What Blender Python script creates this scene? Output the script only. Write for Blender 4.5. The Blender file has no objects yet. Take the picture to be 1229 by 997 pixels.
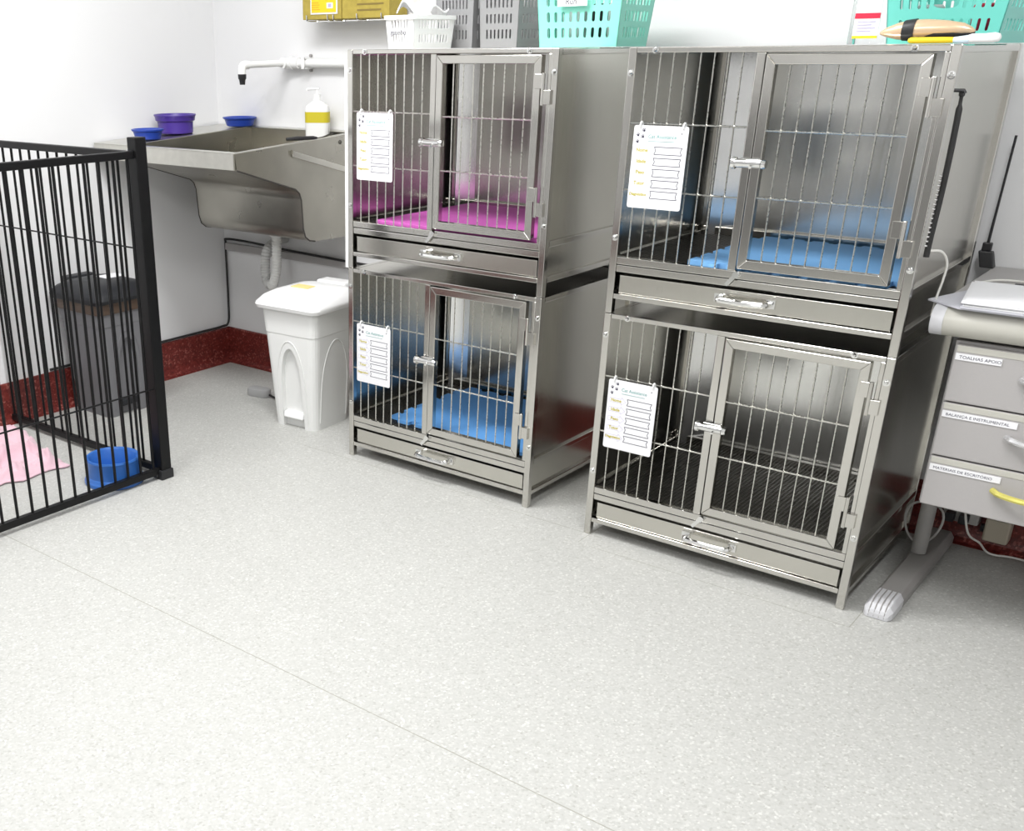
import bpy, bmesh, math, random
from mathutils import Vector, Matrix, Euler
R = math.radians
random.seed(7)
scene = bpy.context.scene
col = scene.collection

# ------------------------------------------------------------------ materials
def mat_base(name):
    m = bpy.data.materials.new(name); m.use_nodes = True
    nt = m.node_tree; b = nt.nodes['Principled BSDF']
    return m, nt, b
def plain(name, c, rough=.5, metal=0., spec=.5, coat=0., trans=0., alpha=None, bump=0., bscale=200., vary=0., sheen=0., ior=1.45):
    m, nt, b = mat_base(name)
    b.inputs['Base Color'].default_value = (*c, 1); b.inputs['Roughness'].default_value = rough
    b.inputs['Metallic'].default_value = metal; b.inputs['Specular IOR Level'].default_value = spec
    b.inputs['Coat Weight'].default_value = coat; b.inputs['Transmission Weight'].default_value = trans
    b.inputs['Sheen Weight'].default_value = sheen; b.inputs['IOR'].default_value = ior
    if bump or vary:
        tc = nt.nodes.new('ShaderNodeTexCoord'); n = nt.nodes.new('ShaderNodeTexNoise')
        n.inputs['Scale'].default_value = bscale; n.inputs['Detail'].default_value = 4
        nt.links.new(tc.outputs['Object'], n.inputs['Vector'])
        if bump:
            bp = nt.nodes.new('ShaderNodeBump'); bp.inputs['Strength'].default_value = bump; bp.inputs['Distance'].default_value = .002
            nt.links.new(n.outputs['Fac'], bp.inputs['Height']); nt.links.new(bp.outputs['Normal'], b.inputs['Normal'])
        if vary:
            mx = nt.nodes.new('ShaderNodeMix'); mx.data_type = 'RGBA'
            mx.inputs['A'].default_value = (*[x*(1-vary) for x in c], 1); mx.inputs['B'].default_value = (*[min(1, x*(1+vary)) for x in c], 1)
            nt.links.new(n.outputs['Fac'], mx.inputs['Factor']); nt.links.new(mx.outputs['Result'], b.inputs['Base Color'])
    return m
def steel(name, c, rough=.25, streak=(60, 60, 2), vary=.12, aniso=0.):
    """brushed stainless steel: fine streaks in roughness, faint tone drift"""
    m, nt, b = mat_base(name)
    b.inputs['Metallic'].default_value = 1; b.inputs['Anisotropic'].default_value = aniso
    tc = nt.nodes.new('ShaderNodeTexCoord'); mp = nt.nodes.new('ShaderNodeMapping'); mp.inputs['Scale'].default_value = streak
    n = nt.nodes.new('ShaderNodeTexNoise'); n.inputs['Scale'].default_value = 6; n.inputs['Detail'].default_value = 5
    nt.links.new(tc.outputs['Object'], mp.inputs['Vector']); nt.links.new(mp.outputs['Vector'], n.inputs['Vector'])
    n2 = nt.nodes.new('ShaderNodeTexNoise'); n2.inputs['Scale'].default_value = 5; n2.inputs['Detail'].default_value = 3
    nt.links.new(tc.outputs['Object'], n2.inputs['Vector'])
    mr = nt.nodes.new('ShaderNodeMapRange'); mr.inputs['From Min'].default_value = .3; mr.inputs['From Max'].default_value = .7
    mr.inputs['To Min'].default_value = rough*.88; mr.inputs['To Max'].default_value = rough*1.14
    nt.links.new(n.outputs['Fac'], mr.inputs['Value']); nt.links.new(mr.outputs['Result'], b.inputs['Roughness'])
    mx = nt.nodes.new('ShaderNodeMix'); mx.data_type = 'RGBA'
    mx.inputs['A'].default_value = (*[x*(1-vary) for x in c], 1); mx.inputs['B'].default_value = (*[min(1, x*(1+vary)) for x in c], 1)
    nt.links.new(n2.outputs['Fac'], mx.inputs['Factor']); nt.links.new(mx.outputs['Result'], b.inputs['Base Color'])
    return m

M = {}
M['wall'] = plain('wall_paint', (.77, .77, .775), .55, bump=.05, bscale=60)
M['ceil'] = plain('ceiling_paint', (.9, .9, .9), .7)
M['steel'] = steel('polished_steel', (.62, .605, .57), .13, (40, 40, 40))
M['panel'] = steel('brushed_steel_sheet', (.62, .605, .555), .20, (40, 40, .8), .07)
M['back'] = steel('brushed_steel_back', (.76, .76, .74), .20, (30, 30, .6), .03)
M['flange'] = steel('mirror_strip_steel', (.88, .88, .87), .16, (30, 30, .6), .02)  # pale steel for the added strip that mirrors the white wall
M['chrome'] = steel('chrome_fittings', (.82, .82, .81), .09, (20, 20, 20), .05)
M['wire'] = steel('steel_wire', (.72, .71, .66), .28, (20, 20, 20), .05)
M['sink'] = steel('worn_sink_steel', (.42, .405, .36), .30, (1.5, 1.5, 1.5), .25)
M['grid'] = plain('dark_steel_grid', (.10, .095, .085), .38, metal=.8)
M['white_strip'] = plain('white_strip', (.86, .86, .85), .35)
M['black'] = plain('black_powder_coat', (.006, .006, .0065), .42, spec=.28)
M['blackp'] = plain('black_plastic', (.02, .02, .022), .45)
M['blackr'] = plain('black_rubber_cable', (.018, .018, .018), .5)
M['white'] = plain('white_plastic', (.84, .84, .83), .32)
M['wbin'] = plain('offwhite_bin_plastic', (.76, .765, .75), .38)
M['wlid'] = plain('white_lid_plastic', (.9, .9, .9), .35)
M['gbin'] = plain('grey_bin_plastic', (.19, .19, .20), .5, spec=.25)
M['glid'] = plain('charcoal_lid_plastic', (.022, .023, .026), .42, spec=.3)
M['hose'] = plain('grey_corrugated_hose', (.62, .62, .61), .45)
M['hosew'] = plain('white_corrugated_hose', (.8, .8, .78), .4)
M['greyrub'] = plain('grey_rubber', (.36, .36, .36), .55)
M['bowl'] = plain('blue_bowl_plastic', (.035, .15, .50), .32, vary=.08, bscale=12)
M['bowld'] = plain('deep_blue_bowl_plastic', (.018, .055, .36), .34)
M['purple'] = plain('purple_bowl_plastic', (.07, .035, .27), .34)
M['towel'] = plain('pink_terry', (.74, .50, .57), .95, bump=1., bscale=350, vary=.1, sheen=.4)
M['magenta'] = plain('magenta_foam', (.57, .12, .46), .6, bump=.4, bscale=250, vary=.08)
M['bluemat'] = plain('blue_foam', (.13, .37, .78), .6, bump=.4, bscale=250, vary=.06)
M['ltblue'] = plain('light_blue_foam', (.20, .46, .82), .6, bump=.4, bscale=250, vary=.06)
M['paper'] = plain('white_paper', (.80, .80, .82), .6)
M['papg'] = plain('lavender_paper', (.55, .55, .60), .6)
M['ink'] = plain('dark_ink', (.025, .02, .05), .6)
M['inky'] = plain('yellow_ink', (.46, .39, .01), .6)
M['inkl'] = plain('lilac_ink', (.45, .40, .60), .6)
M['inkt'] = plain('teal_ink', (.14, .34, .32), .6)
M['teal'] = plain('mint_basket_plastic', (.24, .68, .56), .38)
M['teal2'] = plain('teal_basket_plastic', (.16, .60, .52), .38)
M['grey'] = plain('grey_basket_plastic', (.27, .27, .275), .42)
M['wbask'] = plain('white_basket_plastic', (.88, .88, .88), .35)
M['card'] = plain('printed_cardboard', (.40, .31, .06), .75, vary=.25, bscale=40)
M['yellow'] = plain('yellow_label', (.80, .58, .02), .55)
M['olive'] = plain('olive_yellow_label', (.56, .47, .02), .55)
M['yelsoft'] = plain('soft_yellow_sticker', (.80, .66, .28), .6)
M['orange'] = plain('orange_ink', (.75, .30, .02), .6)
M['red'] = plain('red_ink', (.62, .02, .06), .55)
M['clear'] = plain('clear_plastic', (.96, .97, .97), .08, trans=1., ior=1.12)
M['beige'] = plain('golden_beige_plastic', (.72, .52, .34), .25, metal=.35)
M['desk'] = plain('grey_desk_laminate', (.40, .385, .38), .5, vary=.03, bscale=150)
M['edge'] = plain('beige_grey_desk_edge', (.50, .49, .44), .35)
M['endcap'] = plain('light_grey_endcap', (.60, .60, .62), .35)
M['leg'] = plain('grey_metal_leg', (.30, .29, .28), .45)
M['pewter'] = plain('satin_handle', (.75, .75, .76), .25, metal=.8)
M['brass'] = plain('yellow_handle', (.72, .66, .18), .28, metal=.5)
M['cablew'] = plain('white_cable', (.75, .74, .70), .45)
M['cableg'] = plain('grey_cable', (.42, .41, .39), .5)
M['beigep'] = plain('beige_power_plastic', (.5, .45, .36), .5)
M['cloth'] = plain('white_cloth', (.9, .9, .9), .9, bump=.4, bscale=200)
M['pale'] = plain('pale_blue_plastic', (.62, .74, .84), .35)
M['chain'] = M['chrome']

def floor_material():
    m, nt, b = mat_base('speckled_vinyl'); L = nt.links; N = nt.nodes
    tc = N.new('ShaderNodeTexCoord')
    v = N.new('ShaderNodeTexVoronoi'); v.inputs['Scale'].default_value = 190; L.new(tc.outputs['Object'], v.inputs['Vector'])
    bw = N.new('ShaderNodeRGBToBW'); L.new(v.outputs['Color'], bw.inputs['Color'])
    n = N.new('ShaderNodeTexNoise'); n.inputs['Scale'].default_value = 420; n.inputs['Detail'].default_value = 3; L.new(tc.outputs['Object'], n.inputs['Vector'])
    r = N.new('ShaderNodeValToRGB'); cr = r.color_ramp
    cr.elements[0].position = .12; cr.elements[0].color = (.355, .352, .325, 1)
    cr.elements[1].position = .88; cr.elements[1].color = (.605, .605, .577, 1)
    e = cr.elements.new(.32); e.color = (.432, .432, .412, 1)
    e = cr.elements.new(.66); e.color = (.466, .466, .445, 1)
    mx = N.new('ShaderNodeMix'); mx.data_type = 'FLOAT'; mx.inputs['Factor'].default_value = .25
    L.new(bw.outputs['Val'], mx.inputs['A']); L.new(n.outputs['Fac'], mx.inputs['B']); L.new(mx.outputs['Result'], r.inputs['Fac'])
    n3 = N.new('ShaderNodeTexNoise'); n3.inputs['Scale'].default_value = 1.7; n3.inputs['Detail'].default_value = 3; L.new(tc.outputs['Object'], n3.inputs['Vector'])
    m3 = N.new('ShaderNodeMapRange'); m3.inputs['To Min'].default_value = .95; m3.inputs['To Max'].default_value = 1.05; L.new(n3.outputs['Fac'], m3.inputs['Value'])
    mul = N.new('ShaderNodeMix'); mul.data_type = 'RGBA'; mul.blend_type = 'MULTIPLY'; mul.inputs['Factor'].default_value = 1
    L.new(r.outputs['Color'], mul.inputs['A']); L.new(m3.outputs['Result'], mul.inputs['B'])
    # welded seams of the sheet vinyl
    sep = N.new('ShaderNodeSeparateXYZ'); L.new(tc.outputs['Object'], sep.inputs['Vector'])
    def math_(op, a, bb=None):
        q = N.new('ShaderNodeMath'); q.operation = op
        for i, x in enumerate((a, bb)):
            if x is None: continue
            if isinstance(x, (int, float)): q.inputs[i].default_value = x
            else: L.new(x, q.inputs[i])
        return q.outputs[0]
    def line(axis, at, w, o_axis=None, lo=-99, hi=99):
        d = math_('ABSOLUTE', math_('SUBTRACT', sep.outputs[axis], at)); s = math_('LESS_THAN', d, w)
        if o_axis is not None:
            s = math_('MULTIPLY', s, math_('GREATER_THAN', sep.outputs[o_axis], lo)); s = math_('MULTIPLY', s, math_('LESS_THAN', sep.outputs[o_axis], hi))
        return s
    wob = N.new('ShaderNodeTexNoise'); wob.inputs['Scale'].default_value = 2.5; L.new(tc.outputs['Object'], wob.inputs['Vector'])
    s = line('Y', -1.27, .0016)
    for q in (line('Y', -.036, .0013, 'X', -.2, .70), line('Y', -.055, .0013, 'X', .70, 1.1), line('Y', -.136, .0013, 'X', 1.1, 1.876),
              line('X', 1.876, .0013, 'Y', -.136, .6), line('X', .155, .0013, 'Y', -.036, .6), line('X', 1.06, .0013, 'Y', -.13, .6)):
        s = math_('MAXIMUM', s, q)
    sm = N.new('ShaderNodeMix'); sm.data_type = 'RGBA'
    L.new(math_('MULTIPLY', s, .75), sm.inputs['Factor']); L.new(mul.outputs['Result'], sm.inputs['A']); sm.inputs['B'].default_value = (.27, .265, .225, 1)
    L.new(sm.outputs['Result'], b.inputs['Base Color'])
    b.inputs['Roughness'].default_value = .48; b.inputs['Specular IOR Level'].default_value = .3
    bp = N.new('ShaderNodeBump'); bp.inputs['Strength'].default_value = .12; bp.inputs['Distance'].default_value = .001
    L.new(n.outputs['Fac'], bp.inputs['Height']); L.new(bp.outputs['Normal'], b.inputs['Normal'])
    return m
M['floor'] = floor_material()
def baseboard_material():
    m, nt, b = mat_base('red_terrazzo_vinyl'); L = nt.links; N = nt.nodes
    tc = N.new('ShaderNodeTexCoord'); v = N.new('ShaderNodeTexVoronoi'); v.inputs['Scale'].default_value = 140; L.new(tc.outputs['Object'], v.inputs['Vector'])
    bw = N.new('ShaderNodeRGBToBW'); L.new(v.outputs['Color'], bw.inputs['Color'])
    r = N.new('ShaderNodeValToRGB'); cr = r.color_ramp
    cr.elements[0].position = .2; cr.elements[0].color = (.10, .012, .010, 1); cr.elements[1].position = .9; cr.elements[1].color = (.34, .11, .09, 1)
    e = cr.elements.new(.5); e.color = (.16, .02, .016, 1); e = cr.elements.new(.72); e.color = (.18, .026, .02, 1)
    L.new(bw.outputs['Val'], r.inputs['Fac']); L.new(r.outputs['Color'], b.inputs['Base Color']); b.inputs['Roughness'].default_value = .4
    return m
M['base'] = baseboard_material()

# ------------------------------------------------------------------ mesh helpers
class MB:
    def __init__(s): s.v = []; s.f = []
    def add(s, vs, fs):
        o = len(s.v); s.v += [tuple(p) for p in vs]; s.f += [tuple(i+o for i in f) for f in fs]; return s
    def hexa(s, p):   # p: 8 points, bottom ring 0-3, top ring 4-7
        return s.add(p, [(3,2,1,0), (4,5,6,7), (0,1,5,4), (1,2,6,5), (2,3,7,6), (3,0,4,7)])
    def box(s, x0, x1, y0, y1, z0, z1):
        return s.hexa([(x0,y0,z0),(x1,y0,z0),(x1,y1,z0),(x0,y1,z0),(x0,y0,z1),(x1,y0,z1),(x1,y1,z1),(x0,y1,z1)])
    def tube(s, pts, r, n=8, closed=False):
        pts = [Vector(p) for p in pts]; rings = []; m = len(pts); up = None
        for i, p in enumerate(pts):
            a = pts[i-1] if (i > 0 or closed) else p; b = pts[(i+1) % m] if (i < m-1 or closed) else p
            t = (b-a).normalized()
            if up is None:
                up = Vector((0,0,1)) if abs(t.z) < .9 else Vector((1,0,0))
            u = (up - t*up.dot(t))
            if u.length < 1e-5: u = t.orthogonal()
            u.normalize(); up = u; w = t.cross(u); rr = r[i] if isinstance(r, (list, tuple)) else r
            rings.append([p + (u*math.cos(2*math.pi*k/n) + w*math.sin(2*math.pi*k/n))*rr for k in range(n)])
        vs = [q for rg in rings for q in rg]; fs = []
        for i in range(m if closed else m-1):
            j = (i+1) % m
            for k in range(n): fs.append((i*n+k, i*n+(k+1) % n, j*n+(k+1) % n, j*n+k))
        if not closed: fs += [tuple(range(n-1, -1, -1)), tuple((m-1)*n+k for k in range(n))]
        return s.add(vs, fs)
    def loft(s, rings, cap0=True, cap1=True):
        n = len(rings[0]); vs = [p for r in rings for p in r]; fs = []
        for i in range(len(rings)-1):
            for k in range(n): fs.append((i*n+k, i*n+(k+1) % n, (i+1)*n+(k+1) % n, (i+1)*n+k))
        if cap0: fs.append(tuple(range(n-1, -1, -1)))
        if cap1: fs.append(tuple((len(rings)-1)*n+k for k in range(n)))
        return s.add(vs, fs)
    def lathe(s, prof, c=(0,0,0), n=40, sx=1, sy=1):
        rings = [[(c[0]+r*math.cos(2*math.pi*k/n)*sx, c[1]+r*math.sin(2*math.pi*k/n)*sy, c[2]+z) for k in range(n)] for r, z in prof]
        return s.loft(rings)
    def prism(s, poly, fn0, fn1):   # poly of 2-tuples; fn maps to 3-D at each end
        n = len(poly); a = [fn0(*p) for p in poly]; b = [fn1(*p) for p in poly]
        return s.add(a+b, [tuple(range(n-1,-1,-1)), tuple(range(n, 2*n))]+[(i, (i+1) % n, n+(i+1) % n, n+i) for i in range(n)])
    def xform(s, mtx):
        s.v = [tuple(mtx @ Vector(p)) for p in s.v]; return s
    def build(s, name, mat, parent=None, smooth=False, bevel=0, solid=0, seg=2, sub=0):
        me = bpy.data.meshes.new(name); me.from_pydata(s.v, [], s.f)
        bm = bmesh.new(); bm.from_mesh(me); bmesh.ops.recalc_face_normals(bm, faces=bm.faces); bm.to_mesh(me); bm.free()
        me.materials.append(mat); o = bpy.data.objects.new(name, me); col.objects.link(o)
        if smooth:
            for p in me.polygons: p.use_smooth = True
        if solid:
            q = o.modifiers.new('thick', 'SOLIDIFY'); q.thickness = solid; q.offset = 0
        if smooth:
            e = o.modifiers.new('auto', 'EDGE_SPLIT'); e.split_angle = R(38)
        if bevel:
            q = o.modifiers.new('bev', 'BEVEL'); q.width = bevel; q.segments = seg; q.limit_method = 'ANGLE'; q.angle_limit = R(40)
        if sub:
            q = o.modifiers.new('sub', 'SUBSURF'); q.levels = sub; q.render_levels = sub
        if parent: o.parent = parent
        return o
def tag(o, label=None, cat=None, group=None, kind=None):
    if label: o['label'] = label
    if cat: o['category'] = cat
    if group: o['group'] = group
    if kind: o['kind'] = kind
    return o
def thing(name, label, cat, loc=(0,0,0), rz=0, group=None):
    o = bpy.data.objects.new(name, None); o.empty_display_size = .05; col.objects.link(o)
    o.location = loc; o.rotation_euler = (0, 0, rz); return tag(o, label, cat, group)
def struct(name, mb, mat, **k):
    return tag(mb.build(name, mat, **k), kind='structure')
def copy_tree(o, parent=None):
    c = o.copy(); col.objects.link(c)
    if parent: c.parent = parent
    for ch in list(o.children): copy_tree(ch, c)
    return c
def text_mesh(name, body, size, mat, parent, loc, rot=(R(90), 0, 0), align='LEFT', sx=1., bold=0.):
    cu = bpy.data.curves.new(name, 'FONT'); cu.body = body; cu.size = size; cu.align_x = align; cu.extrude = .00008; cu.resolution_u = 3; cu.offset = bold
    t = bpy.data.objects.new(name+'_tmp', cu); col.objects.link(t)
    me = bpy.data.meshes.new_from_object(t.evaluated_get(bpy.context.evaluated_depsgraph_get()))
    bpy.data.objects.remove(t); bpy.data.curves.remove(cu)
    me.name = name; me.transform(Matrix.LocRotScale(Vector(loc), Euler(rot), Vector((sx, 1, 1))))
    me.materials.clear(); me.materials.append(mat)
    o = bpy.data.objects.new(name, me); col.objects.link(o); o.parent = parent
    return o
def rrect(w, d, r, n=5, cx=0, cy=0):
    pts = []
    for qx, qy, a0 in ((1,1,0), (-1,1,90), (-1,-1,180), (1,-1,270)):
        for k in range(n+1):
            a = R(a0+90*k/n); pts.append((cx+qx*(w/2-r)+r*math.cos(a), cy+qy*(d/2-r)+r*math.sin(a)))
    return pts
def arc(c, r, a0, a1, n):
    return [(c[0]+r*math.cos(R(a0+(a1-a0)*k/n)), c[1]+r*math.sin(R(a0+(a1-a0)*k/n))) for k in range(n+1)]
def bez(pts, n=10):   # Catmull-Rom through the points
    P = [Vector(p) for p in pts]; P = [P[0]*2-P[1]]+P+[P[-1]*2-P[-2]]; out = []
    for i in range(1, len(P)-2):
        for k in range(n):
            t = k/n; a, b, c, d = P[i-1:i+3]
            out.append(.5*((2*b)+(c-a)*t+(2*a-5*b+4*c-d)*t*t+(3*b-a-3*c+d)*t**3))
    out.append(P[-2]); return out

# ------------------------------------------------------------------ room
XL, YB, XR, YF, ZC = -1.35, .655, 4.3, -5.2, 2.7
struct('floor', MB().box(XL-.1, XR+.1, YF-.1, YB+.1, -.05, 0), M['floor'])
struct('ceiling', MB().box(XL-.1, XR+.1, YF-.1, YB+.1, ZC, ZC+.05), M['ceil'])
struct('wall_back', MB().box(XL-.1, XR+.1, YB, YB+.1, 0, ZC), M['wall'])
struct('wall_left', MB().box(XL-.1, XL, YF-.1, YB, 0, ZC), M['wall'])
struct('wall_right', MB().box(XR, XR+.1, YF-.1, YB, 0, ZC), M['wall'])
struct('wall_front', MB().box(XL, XR, YF-.1, YF, 0, ZC), M['wall'])
struct('reflected_panel_1', MB().box(XL+.05, 1.9, YF, YF+.03, 0, 1.05), plain('grey_reflection_panel', (.24, .24, .24), .5))  # unseen panel added to give the cage steel something dark to reflect
prof = [(0, 0), (.046, 0), (.030, .004), (.018, .016), (.012, .034), (.010, .05), (.010, .160), (.007, .166), (0, .166)]
struct('baseboard_back', MB().prism(prof, lambda a, z: (XL+a, YB-a, z), lambda a, z: (XR, YB-a, z)), M['base'])
struct('baseboard_left', MB().prism(prof, lambda a, z: (XL+a, YB-a, z), lambda a, z: (XL+a, YF, z)), M['base'])

# ------------------------------------------------------------------ kennel cages
W, D, HU = .797, .62, .705
def kennel():
    root = thing('kennel_cage', 'x', 'cage')
    p = .022
    f = MB()
    top = HU+.01-.705+.705   # unit is .71 tall
    T = .708
    for x in (0, W-p):
        f.box(x, x+p, 0, p, 0, T); f.box(x, x+p, D-p, D, 0, T)
    f.box(p, W-p, .001, p-.001, .694, T); f.box(p, W-p, D-p, D-.001, .694, T)                # top rails
    f.box(p, W-p, .001, p-.001, .142, .163); f.box(p, W-p, .003, p, .120, .140)             # rails under the opening
    f.box(p, W-p, .001, p-.001, .043, .058); f.box(p, W-p, D-p, D-.002, .043, .058); f.box(p, W-p, D-.040, D-.024, .150, .182)
    for x in (0.001, W-p+.001):
        f.box(x, x+p-.002, p, D-p, .690, T-.001); f.box(x, x+p-.002, p, D-p, .043, .060); f.box(x, x+p-.002, p, D-p, .150, .168)
    f.box(.343, .365, .001, p-.001, .163, .694)                                              # centre stile
    f.box(.763, W-p, .002, p-.001, .163, .694)                                               # hinge stile
    f.build('frame', M['steel'], root, bevel=.0022)
    for x in (.010, W-.014):
        MB().box(x, x+.004, p, D-p, .060, .690).build('side_panel', M['panel'], root)
    MB().box(.112, W-p, D-.016, D-.012, .060, .694).build('back_panel', M['back'], root)
    MB().hexa([(.045, D-.050, .060), (.110, D-.0136, .060), (.108, D-.0115, .060), (.043, D-.048, .060), (.045, D-.050, .694), (.110, D-.0136, .694), (.108, D-.0115, .694), (.043, D-.048, .694)]).build('corner_mirror_strip', M['flange'], root)  # strip added and tilted so it mirrors the white wall as a bright band
    MB().box(p, .112, D-.009, D-.006, .060, .694).build('back_panel', M['back'], root)
    MB().box(p*.5, W-p*.5, p*.5, D-p*.5, T-.006, T-.002).build('top_panel', M['panel'], root)
    g = MB(); zf = .158
    for i in range(64):
        x = p+.004+i*(W-2*p-.008)/63; g.box(x-.0016, x+.0016, p, D-p, zf-.003, zf)
    for i in range(50):
        y = p+.004+i*(D-2*p-.008)/49; g.box(p, W-p, y-.0016, y+.0016, zf-.0035, zf-.0005)
    g.build('floor_grid', M['grid'], root)
    fg = MB()
    for k in range(8): fg.tube([(.050+.0365*k, .011, .160), (.050+.0365*k, .011, .697)], .0022, 6)
    for z in (.347, .520): fg.tube([(p, .007, z), (.345, .007, z)], .0024, 6)
    fg.build('fixed_grille', M['wire'], root, smooth=True)
    # door
    x0, x1, z0, z1, s = .369, .744, .170, .690, .024
    d = MB(); y0, y1 = -.004, .018
    d.prism([(x0, z0), (x1, z0), (x1-s, z0+s), (x0+s, z0+s)], lambda x, z: (x, y0, z), lambda x, z: (x, y1, z))
    d.prism([(x0, z1), (x1, z1), (x1-s, z1-s), (x0+s, z1-s)], lambda x, z: (x, y0, z), lambda x, z: (x, y1, z))
    d.prism([(x0, z0), (x0, z1), (x0+s, z1-s), (x0+s, z0+s)], lambda x, z: (x, y0, z), lambda x, z: (x, y1, z))
    d.prism([(x1, z0), (x1, z1), (x1-s, z1-s), (x1-s, z0+s)], lambda x, z: (x, y0, z), lambda x, z: (x, y1, z))
    door = d.build('door', M['steel'], root, bevel=.002)
    b = MB()
    for k in range(8): b.tube([(x0+.058+.0372*k, .008, z0+.02), (x0+.058+.0372*k, .008, z1-.02)], .0022, 6)
    for z in (.352, .514): b.tube([(x0+s-.002, .004, z), (x1-s+.002, .004, z)], .0026, 6)
    b.build('door_grille', M['wire'], door, smooth=True)
    for zc in (.600, .285):
        h = MB(); h.box(.728, .750, -.008, -.003, zc, zc+.040); h.box(.758, .782, -.008, .003, zc-.042, zc-.003)
        h.tube([(.755, -.006, zc-.045), (.755, -.006, zc+.042)], .0055, 8)
        h.build('hinge', M['steel'], door, bevel=.001)
    lt = MB(); zc = .436
    lt.box(.343, .392, -.010, -.003, zc-.012, zc+.012)
    lt.tube([(.334, -.018, zc), (.400, -.018, zc)], .0105, 12); lt.tube([(.326, -.018, zc), (.335, -.018, zc)], .015, 12)
    lt.tube([(.402, -.018, zc), (.412, -.018, zc)], [.012, .010], 12); lt.tube([(.378, -.018, zc), (.378, -.034, zc-.008)], .004, 8)
    lt.build('slide_latch', M['chrome'], root, smooth=True)
    tn = MB(); tn.tube([(.372, .002, .154), (.372, -.010, .154)], .009, 12)
    tn.hexa([(.345, -.009, .128), (.353, -.009, .122), (.382, -.009, .158), (.372, -.009, .164), (.345, -.004, .128), (.353, -.004, .122), (.382, -.004, .158), (.372, -.004, .164)])
    tn.build('turn_catch', M['chrome'], root, smooth=True)
    for x, z in ((.075, .701), (.70, .701), (.011, .645), (W-.011, .645), (.011, .215), (W-.011, .215)):
        MB().lathe([(.0, .007), (.0035, .0065), (.0055, .003), (.0060, .001), (.0092, .0008), (.0092, -.001)], n=12).xform(Matrix.Translation((x, 0, z)) @ Matrix.Rotation(R(90), 4, 'X')).build('screw', M['chrome'], root, smooth=True)
    # tray drawer
    t = MB(); t.box(.034, W-.030, .009, .014, .060, .111); t.box(.036, W-.032, .012, D-.05, .060, .064)
    t.box(.036, .040, .012, D-.05, .060, .11); t.box(W-.036, W-.032, .012, D-.05, .060, .11)
    t.box(.034, W-.030, .007, .016, .107, .111)
    dr = t.build('tray_drawer', M['panel'], root, bevel=.001)
    hd = MB(); xa, xb, zc = .330, .470, .087
    for x in (xa, xb):
        hd.box(x-.012, x+.012, .003, .010, zc-.011, zc+.011)
    hd.tube(bez([(xa, .003, zc), (xa+.006, -.018, zc), (xa+.022, -.024, zc-.001), ((xa+xb)/2, -.025, zc-.002), (xb-.022, -.024, zc-.001), (xb-.006, -.018, zc), (xb, .003, zc)], 6), .0075, 8)
    hd.build('handle', M['chrome'], dr, smooth=True)
    return root
proto = kennel()
ST = {'L': (0, 0, R(-.5)), 'R': (1.036, -.054, R(.1))}
cages = {}
for key, (st, lev, lab) in {'LL': ('L', 0, 'steel kennel cage with blue mat on the floor beside the white pedal bin'),
                            'LU': ('L', 1, 'steel kennel cage with a magenta mat inside, upper of the stack beside the sink'),
                            'RL': ('R', 0, 'steel kennel cage with bare dark mesh floor, lower of the stack beside the desk'),
                            'RU': ('R', 1, 'steel kennel cage with light blue mat, upper of the stack beside the desk')}.items():
    c = proto if key == 'LL' else copy_tree(proto)
    x, y, rz = ST[st]; c.location = (x, y, lev*.709); c.rotation_euler = (0, 0, rz)
    tag(c, lab, 'cage', 'stainless steel kennel cages'); cages[key] = c
# white edge strip running down the left post of the upper left cage
tag(MB().box(-.014, -.001, .002, .016, .0, .68).build('edge_strip', M['white'], cages['LU']), 'white plastic strip')

def loc_on(key, lx, ly, lz):
    c = cages[key]; return Matrix.Translation(c.location) @ Euler(c.rotation_euler).to_matrix().to_4x4() @ Vector((lx, ly, lz))

# mats resting in the cages
def puzzle(w, d, n, m, tooth=.014):
    """outline of a foam puzzle mat: square teeth round the edge"""
    pts = []
    def side(a, b, k, nx, ny):
        for i in range(k):
            for t, out in ((i/k, 0), ((i+.5)/k-.06/k, 0), ((i+.5)/k-.14/k, 1), ((i+1)/k-.02/k, 1), ((i+1)/k-.0, 0)):
                pts.append((a[0]+(b[0]-a[0])*t+nx*out*tooth, a[1]+(b[1]-a[1])*t+ny*out*tooth))
    side((0, 0), (w, 0), n, 0, -1); side((w, 0), (w, d), m, 1, 0); side((w, d), (0, d), n, 0, 1); side((0, d), (0, 0), m, -1, 0)
    return pts
def floor_mat(key, lab, mat, x, y, w, d, puzz=True, h=.012, rz=0):
    o = MB(); poly = puzzle(w, d, 7, 6, .019) if puzz else rrect(w, d, .012, 3, w/2, d/2)
    o.prism(poly, lambda a, b: (a, b, 0), lambda a, b: (a, b, h))
    m = o.build('floor_mat', mat, bevel=.0015 if not puzz else 0)
    m.location = loc_on(key, x, y, .1585); m.rotation_euler = (0, 0, cages[key].rotation_euler[2]+rz)
    return tag(m, lab, 'mat', 'foam mats in the cages')
floor_mat('LU', 'magenta foam mat lying in the upper cage of the stack by the sink', M['magenta'], .10, .026, .665, .56, False)
floor_mat('LL', 'blue foam puzzle mat lying in the lower cage beside the white pedal bin', M['bluemat'], .165, .070, .575, .47, rz=R(0))
floor_mat('RU', 'light blue foam puzzle mat lying in the upper cage beside the desk', M['ltblue'], .235, .040, .500, .50)

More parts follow.
